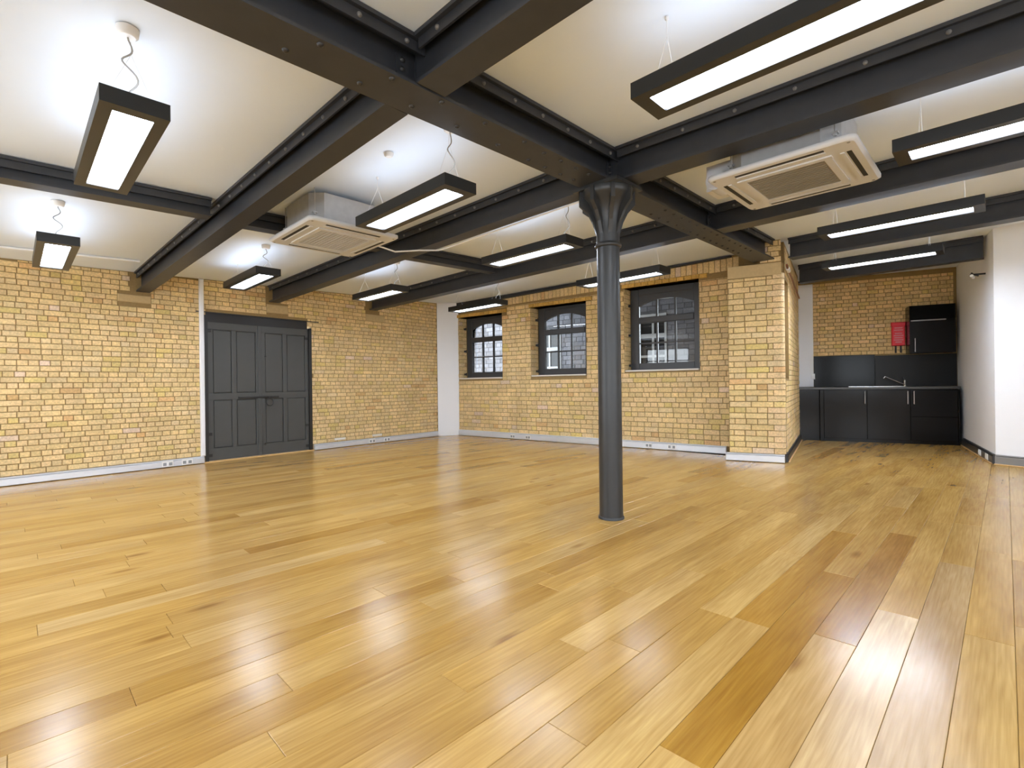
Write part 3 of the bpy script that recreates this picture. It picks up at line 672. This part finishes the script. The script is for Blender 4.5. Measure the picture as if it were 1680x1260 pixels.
luminaire(-7.50, -6.23, 2.17, 2.465, 'hanging black luminaire left of the left air conditioner, above the dark doors', 1, 0)
luminaire(-7.15, -6.03, 3.86, 2.45, 'hanging black luminaire over the right door leaf, near the left wall', 1, 0)
luminaire(-4.30, -3.05, 3.99, 2.51, 'hanging black luminaire just left of the column capital', 1, .0)
luminaire(-7.30, -6.02, 5.84, 2.47, 'hanging black luminaire above the leftmost window by the corner boxing', 1, 0)
luminaire(-4.35, -3.05, 5.85, 2.51, 'hanging black luminaire behind the column, above the right windows')
luminaire(-1.345, -.075, 2.38, 2.565, 'biggest hanging black luminaire at the top right')
luminaire(-.50, .76, 4.10, 2.56, 'hanging black luminaire cut by the right edge, beside the right air conditioner')
luminaire(-1.34, -.11, 5.90, 2.585, 'hanging black luminaire in front of the kitchen recess beam, upper of two')
luminaire(-1.78, -.52, 7.98, 2.655, 'hanging black luminaire inside the kitchen recess, lower of two', diff='diff2')  # emission raised above the other lamps to brighten the recess
# unseen lamps added for brightness, behind and beside the camera
luminaire(-.9, .36, .42, 2.57, 'hanging black luminaire right above the camera position')
luminaire(-4.2, -2.94, -1.45, 2.52, 'hanging black luminaire behind the camera in mid room')
luminaire(-7.1, -5.84, -1.45, 2.40, 'hanging black luminaire behind the camera near the left wall')
luminaire(-.9, .36, -1.45, 2.57, 'hanging black luminaire behind the camera on the right')
for i, (x, y) in enumerate(((1.7, .42), (1.5, 2.38), (2.2, 4.10), (1.2, 5.90), (1.7, -1.45), (4.1, .42), (4.0, 2.38), (4.4, 4.10), (3.8, 5.90))):
    if i not in (3, 8): luminaire(x, x+1.26, y, 2.57, 'hanging black luminaire beyond the right edge of view, in the ' + ('near bay, closer', 'second bay, closer', 'third bay, closer', 'far bay, closer', 'rear bay', 'near bay, farther', 'second bay, farther', 'third bay, farther', 'far bay, farther')[i] + ' one')

# ------------------------------------------------------------------ air conditioners
def cassette(cx, cy, zb, sx, sy, label, cas, pump=False, gm='acg'):
    t = thing('air_conditioner', label, 'air conditioner', (cx, cy, zb), 'ceiling cassette air conditioners')
    x0, x1, y0, y1 = cx-sx/2, cx+sx/2, cy-sy/2, cy+sy/2; zt_ = zc(cx, cy) - .006
    r = .05; pts = []
    for (ax, ay, st) in ((x1-r, y1-r, 0), (x0+r, y1-r, 1), (x0+r, y0+r, 2), (x1-r, y0+r, 3)):
        for k in range(5): an = (st + k/4)*math.pi/2; pts.append((ax + r*math.cos(an), ay + r*math.sin(an)))
    mb = MB(); n = len(pts)
    q = [(cx+(x-cx)*f, cy+(y-cy)*f, z) for f, z in ((.965, zb), (1, zb+.012), (1, zb+.034), (.97, zb+.040)) for x, y in pts]
    mb.poly(q, [(j*n+i, j*n+(i+1) % n, (j+1)*n+(i+1) % n, (j+1)*n+i) for j in range(3) for i in range(n)], True); mb.poly(q[:n], [tuple(range(n))]); mb.poly(q[3*n:], [tuple(range(n))])
    pn = obj('panel', mb, M['acw'], t)
    gx, gy = sx*.27, sy*.27
    gr_ = obj('grille', MB().box(cx-gx, cx+gx, cy-gy, cy+gy, zb-.004, zb+.002), M[gm], pn)
    for i in range(14):
        yy = cy - gy + (i+.5)*2*gy/14; obj('grille_slat', MB().box(cx-gx+.01, cx+gx-.01, yy-.006, yy+.006, zb-.009, zb-.004), M[gm], pn)
    mb = MB()
    for k in (-1, 1):
        mb.box(cx-gx-.05, cx+gx+.05, cy+k*(gy+.022)-.022, cy+k*(gy+.022)+.022, zb-.010, zb+.001); mb.box(cx+k*(gx+.022)-.022, cx+k*(gx+.022)+.022, cy-gy, cy+gy, zb-.010, zb+.001)
    obj('grille_surround', mb, M['acw'], pn)
    for k in (-1, 1):
        obj('air_slot', MB().box(cx-sx*.30, cx+sx*.30, cy+k*sy*.425-.014, cy+k*sy*.425+.014, zb-.0015, zb+.003), M['acd'], pn)
        obj('air_slot', MB().box(cx+k*sx*.425-.014, cx+k*sx*.425+.014, cy-sy*.30, cy+sy*.30, zb-.0015, zb+.003), M['acd'], pn)
        obj('louvre', MB().box(cx-sx*.30, cx+sx*.30, cy+k*sy*.385-.012, cy+k*sy*.385+.012, zb-.006, zb), M['acw'], pn)
        obj('louvre', MB().box(cx+k*sx*.385-.012, cx+k*sx*.385+.012, cy-sy*.30, cy+sy*.30, zb-.006, zb), M['acw'], pn)
    for kx in (-1, 1):
        for ky in (-1, 1): mbk = MB().tube((cx+kx*sx*.45, cy+ky*sy*.45, zb-.002), (cx+kx*sx*.45, cy+ky*sy*.45, zb+.004), .010, 10); obj('screw_cap', mbk, M['acg'], pn)
    c = .10; a, b = cas/2, cas/2; oc = [(a, -b+c), (a, b-c), (a-c, b), (-a+c, b), (-a, b-c), (-a, -b+c), (-a+c, -b), (a-c, -b)]
    cz = obj('casing', MB().prism([(cx+x, cy+y, zb+.040) for x, y in oc], (0, 0, zt_-zb-.04-.03)), M['galv'], t)
    for kx in (-1, 1):
        for ky in (-1, 1):
            mb = MB(); hx, hy = cx+kx*(a-.02), cy+ky*(b-.02); mb.tube((hx, hy, zb+.10), (hx, hy, zt_), .005, 8); mb.box(hx-.02, hx+.02, hy-.02, hy+.02, zb+.115, zb+.125); mb.tube((hx, hy, zb+.10), (hx, hy, zb+.115), .012, 8)
            obj('hanger_rod', mb, M['galv'], t)
    if pump:
        mb = MB(); mb.box(cx-a-.22, cx-a-.01, cy-.20, cy+.02, zb+.02, zb+.22); obj('pump_box', mb, M['acw'], t)
        mb = MB(); mb.tube((cx-a-.12, cy-.28, zb+.07), (cx-a-.12, cy-.10, zb+.07), .075, 16); obj('duct_spigot', mb, M['acw'], t)
    return t
cassette(-4.675, 2.24, 2.55, .98, .89, 'beige ceiling cassette air conditioner on the left, between two luminaires', .70, gm='acp')
cassette(-1.10, 4.10, 2.60, .93, .92, 'beige ceiling cassette air conditioner on the right, behind the column beam', .70, True)
# condensate pipe under the beam and its drop from the left cassette
dp = thing('condensate_pipe', 'thin white pipe clipped along the beam between the left cassette and the column', 'pipe', (-3.6, 3.7, 2.6))
zf = lambda x, y: zc(x, y) - .27
pts = [(-4.70, 2.735, 2.60), (-4.70, 2.95, 2.575), (-4.64, 3.22, zf(-4.6, 3.3)-.025), (-4.52, 3.40, zf(-4.5, 3.4)-.022), (-4.35, 3.45, zf(-4.3, 3.45)-.012)] + [(-4.1+.3*k, 3.465+.014*k, zf(-4.1+.3*k, 3.5)-.006) for k in range(6)]
obj('pipe_run', MB().path(pts, .009, 8), M['plug'], dp)
t = thing('smoke_detector', 'small round detector on the ceiling beside the mid room luminaire', 'detector', (-3.55, 2.02, zc(-3.55, 2.02)-.03))
obj('detector_body', MB().lathe((-3.42, 2.10, zc(-3.42, 2.10)-.032), [(.022, 0), (.035, .010), (.040, .030)], 20), M['plug'], t)
t = thing('ceiling_conduit', 'slim white conduit across the ceiling in front of the left wall', 'pipe', (-7.75, .4, 2.68))
def cz_(x, y): return zc(x, y) - .016
obj('conduit_run', MB().path([(-7.72 + .0*k, -2.4 + 3.55*k/6, cz_(-7.72, -2.4 + 3.55*k/6)) for k in range(7)], .014, 8), M['boxing'], t)
t = thing('ceiling_conduit', 'slim white conduit on the small ceiling patch at the top, right of the girder', 'pipe', (-1.6, .6, 2.95))
obj('conduit_run', MB().path([(-2.15, 1.02, cz_(-2.15, 1.02)+.006), (1.9, 1.20, cz_(1.9, 1.2)+.006)], .010, 8), M['boxing'], t)

# ------------------------------------------------------------------ kitchen
def unit(s0, s1, label, doors, name='base_cabinet'):
    q = K0 + KE*(s0+s1)/2; t = thing(name, label, 'cabinet', (q.x, q.y, 0), 'gloss black base cabinets')
    obj('carcass', MB().obox(K0, KE, KN, s0+.001, s1-.001, -.58, -.022, .10, .945), M['kit'], t)
    obj('plinth', MB().obox(K0, KE, KN, s0+.001, s1-.001, -.56, -.03, .0, .10), M['kit'], t)
    for kind, z0, z1, hx in doors:
        d = obj(kind, MB().bbox(K0, KE, KN, s0+.003, s1-.003, -.022, -.002, z0, z1, .003), M['kit'], t)
        if hx:
            hs, h0, h1 = hx; mb = MB(); P = lambda z, b: K0 + KE*hs + KN*b + V((0, 0, z))
            mb.tube(P(h0, .028), P(h1, .028), .008, 10); mb.tube(P(h0+.02, -.003), P(h0+.02, .028), .006, 8); mb.tube(P(h1-.02, -.003), P(h1-.02, .028), .006, 8)
            obj('handle', mb, M['handle'], d)
unit(.385, 1.04, 'gloss black base cabinet left of the sink, leftmost door of the run', [('door', .06, .935, (1.005, .69, .915))])
unit(1.04, 1.655, 'gloss black base cabinet in the middle of the run, under the tap', [('door', .06, .935, (1.615, .69, .915))])
unit(1.655, 2.29, 'gloss black base cabinet at the right end, split by a drawer line', [('door', .475, .935, (1.70, .69, .915)), ('drawer_front', .06, .468, None)])
q = K0 + KE*.18; t = thing('filler_panel', 'dark recessed filler panel at the left end of the base cabinets', 'panel', (q.x, q.y, 0))
obj('panel', MB().obox(K0, KE, KN, .0, .315, -.57, -.06, 0, .945), M['kit'], t); obj('post', MB().bbox(K0, KE, KN, .322, .383, -.57, -.004, 0, .945, .003), M['kit'], t)
q = K0 + KE*2.31; t = thing('end_panel', 'thin black end panel closing the base cabinets at the right wall', 'panel', (q.x, q.y, 0))
obj('panel', MB().bbox(K0, KE, KN, 2.292, 2.312, -.58, .0, 0, .945, .003), M['kit'], t)
q = K0 + KE*1.15 - KN*.3; t = thing('worktop', 'long dark worktop across the kitchen base cabinets', 'worktop', (q.x, q.y, .948))
obj('slab', MB().bbox(K0, KE, KN, -.02, 2.322, -.595, .022, .948, .990, .005), M['work'], t)
q = K0 + KE*1.2 - KN*.3; t = thing('sink', 'stainless inset sink with drainer let into the dark worktop', 'sink', (q.x, q.y, .991))
mb = MB(); A = (.78, 1.62, -.50, -.10)
mb.obox(K0, KE, KN, .78, 1.62, -.50, -.455, .9905, .995); mb.obox(K0, KE, KN, .78, 1.62, -.145, -.10, .9905, .995); mb.obox(K0, KE, KN, .78, .82, -.455, -.145, .9905, .995); mb.obox(K0, KE, KN, 1.58, 1.62, -.455, -.145, .9905, .995); mb.obox(K0, KE, KN, 1.15, 1.19, -.455, -.145, .9905, .995)
obj('rim', mb, M['chrome'], t); obj('bowl', MB().obox(K0, KE, KN, 1.19, 1.58, -.455, -.145, .9902, .9915), M['handle'], t)
mb = MB()
for i in range(8): mb.obox(K0, KE, KN, .83+.04*i, .85+.04*i, -.44, -.16, .9905, .9935)
obj('drainer', mb, M['chrome'], t)
B = K0 + KE*1.68 - KN*.52
t = thing('mixer_tap', 'chrome mixer tap with angled spout behind the sink', 'tap', (B.x, B.y, .996))
obj('body', MB().lathe((B.x, B.y, .996), [(.026, 0), (.026, .012), (.019, .02), (.019, .10), (.012, .115)], 16), M['chrome'], t)
sp = B + V((0, 0, 1.02)); e_ = sp + KE*(-.30) + KN*.06 + V((0, 0, .155))
obj('spout', MB().path([sp, sp.lerp(e_, .9), e_, e_ - KE*.02 + V((0, 0, -.035))], .011, 10), M['chrome'], t)
obj('lever', MB().path([B + V((0, 0, 1.105)), B + KN*.02 + KE*(-.03) + V((0, 0, 1.16))], .007, 8), M['chrome'], t)
def panel(name, label, s0, s1, b0, b1, z0, z1, mat, cat='panel'):
    q = KB + KE*(s0+s1)/2; t = thing(name, label, cat, (q.x, q.y, z0)); obj('sheet', MB().bbox(KB, KE, KN, s0, s1, b0, b1, z0, z1, .003), M[mat], t); return t
panel('splashback', 'glossy black glass splashback left of the tap', .272, 1.25, .012, .022, .992, 1.585, 'kitb')
panel('splashback', 'dark grey splashback behind the tap, below the wall cabinet', 1.253, 2.43, .012, .022, .992, 1.565, 'kitg')
t = thing('switch', 'white switch on the pier edge left of the black splashback', 'switch', (*(KB + KE*.255).xy, 1.18))
obj('rocker', MB().bbox(KB, KE, KN, .225, .290, .032, .048, 1.14, 1.25, .008), M['plug'], t)
# wall cabinet
sC0, sC1 = 1.712, 2.345
q = KB + KE*2.03; t = thing('wall_cabinet', 'gloss black wall cabinet above the worktop at the right, beside the red box', 'cabinet', (q.x, q.y, 1.575))
obj('carcass', MB().obox(KB, KE, KN, sC0, sC1, .025, .30, 1.575, 2.415), M['kit'], t)
d = obj('door', MB().bbox(KB, KE, KN, sC0+.002, sC1-.002, .30, .32, 1.578, 2.135, .003), M['kit'], t)
mb = MB(); P = lambda z, b: KB + KE*(sC0+.07) + KN*b + V((0, 0, z)); mb.tube(P(1.60, .347), P(1.84, .347), .007, 8); mb.tube(P(1.62, .318), P(1.62, .347), .005, 8); mb.tube(P(1.82, .318), P(1.82, .347), .005, 8); obj('handle', mb, M['handle'], d)
d = obj('flap', MB().bbox(KB, KE, KN, sC0+.002, sC1-.002, .30, .32, 2.165, 2.412, .003), M['kitb'], t)
obj('trim_strip', MB().bbox(KB, KE, KN, sC0+.02, sC1-.13, .30, .328, 2.140, 2.160, .004), M['handle'], t)  # pale metal strip stands in for lamp reflections on the gloss
# fire blanket
sF = (V((-1.40, 11.49, 0)) - KB).dot(KE)
q = KB + KE*sF; t = thing('fire_blanket', 'red fire blanket case with two black pull tapes on the kitchen brick wall', 'fire blanket', (q.x, q.y, 1.6))
cs = obj('case', MB().bbox(KB, KE, KN, sF-.100, sF+.100, .014, .058, 1.735, 2.145, .012), M['red'], t)
obj('lid', MB().bbox(KB, KE, KN, sF-.108, sF+.108, .014, .064, 2.095, 2.165, .010), M['red'], t)
for i, (w, z) in enumerate(((.060, 2.06), (.066, 2.02), (.055, 1.96), (.070, 1.92), (.062, 1.88), (.070, 1.84), (.048, 1.80))):
    obj('printed_line', MB().obox(KB, KE, KN, sF-w, sF+w, .058, .0586, z-.010, z+.010), M['pink'], cs)
for k in (-.038, .038): obj('pull_tape', MB().obox(KB, KE, KN, sF+k-.014, sF+k+.014, .020, .026, 1.605, 1.738), M['strap'], t)
# small fittings around the recess
t = thing('copper_pipe', 'short copper pipe angled down the brick return beside the pilaster head', 'pipe', tuple(R0.xy) + (2.6,))
pp = lambda s, z: R0 + RE*s + RN*.045 + V((0, 0, z))
obj('pipe_run', MB().path([P1 + PE*.035 + PN*(-.02) + V((0, 0, 2.69)), pp(.18, 2.67), pp(.9, 2.66), pp(1.9, 2.62), pp(2.6, 2.60)], .014, 8), M['copper'], t)
obj('pipe_union', MB().tube(pp(.12, 2.672), pp(.32, 2.668), .026, 10), M['plug'], t)
sB = (V((-.20, 9.45, 0)) - RWB).dot(QE)
t = thing('wall_bracket', 'small black and white bracket high on the white wall right of the kitchen beam', 'bracket', tuple((RWB + QE*sB).xy) + (2.55,))
P = lambda s, b, z: RWB + QE*s + QN*b + V((0, 0, z))
obj('rod', MB().tube(P(sB, 0, 2.56), P(sB+.02, .16, 2.56), .012, 8), M['iron'], t)
obj('arm', MB().path([P(sB-.10, .06, 2.555), P(sB, .12, 2.56), P(sB+.06, .15, 2.575)], .010, 8), M['iron'], t)
obj('lamp_head', MB().tube(P(sB-.02, .12, 2.525), P(sB+.06, .15, 2.54), .020, 12), M['plug'], t)

# ------------------------------------------------------------------ outside: the building across the alley
OB = WP - WN*3.4
nb = thing('neighbouring_building', 'sooty brick building across the alley seen through the three windows', 'building', (OB.x + 3, OB.y, -1))
obj('facade', MB().obox(OB, WE, WN, -5, 4.6, -.3, 0, -1.0, 9.0), M['outb'], nb)
rc = layout(-4.6, 4.5, .9, 4.2, .12, .36, 'flemish', [(-.45, .65, 1.0, 2.6), (2.55, 3.55, 1.2, 2.75)])
j = MB()
for a, b, z0, z1 in rc:
    k = random.uniform(.75, 1.3); j.bbox(OB, WE, WN, a+.006, b-.006, -.01, .012, z0+.006, z1-.006, .003, (.21*k, .205*k, .225*k, 1))
obj('facade_bricks', j, M['brickA'], nb, 'stuff')
for a, b, z0, z1 in ((-.45, .65, 1.0, 2.6), (2.55, 3.55, 1.2, 2.75)):
    f = obj('window', MB().obox(OB, WE, WN, a, b, -.02, .004, z0, z1), M['outd'], nb)
    mb = MB()
    for s in (a, a+(b-a)/3-.02, a+2*(b-a)/3-.02, b-.05): mb.obox(OB, WE, WN, s, s+.05, .004, .03, z0, z1)
    for z in (z0, z0+(z1-z0)*.33, z0+(z1-z0)*.63, z1-.06): mb.obox(OB, WE, WN, a, b, .004, .032, z, z+(.10 if z > z0+.8 and z < z1-.1 else .055))
    obj('sash_bars', mb, M['outw'], f)
gd = MB().box(-14, -2.9, 7.6, 15, -1.2, -1.0)
struct('ground', gd, M['outb'], 'dark alley ground outside the windows')
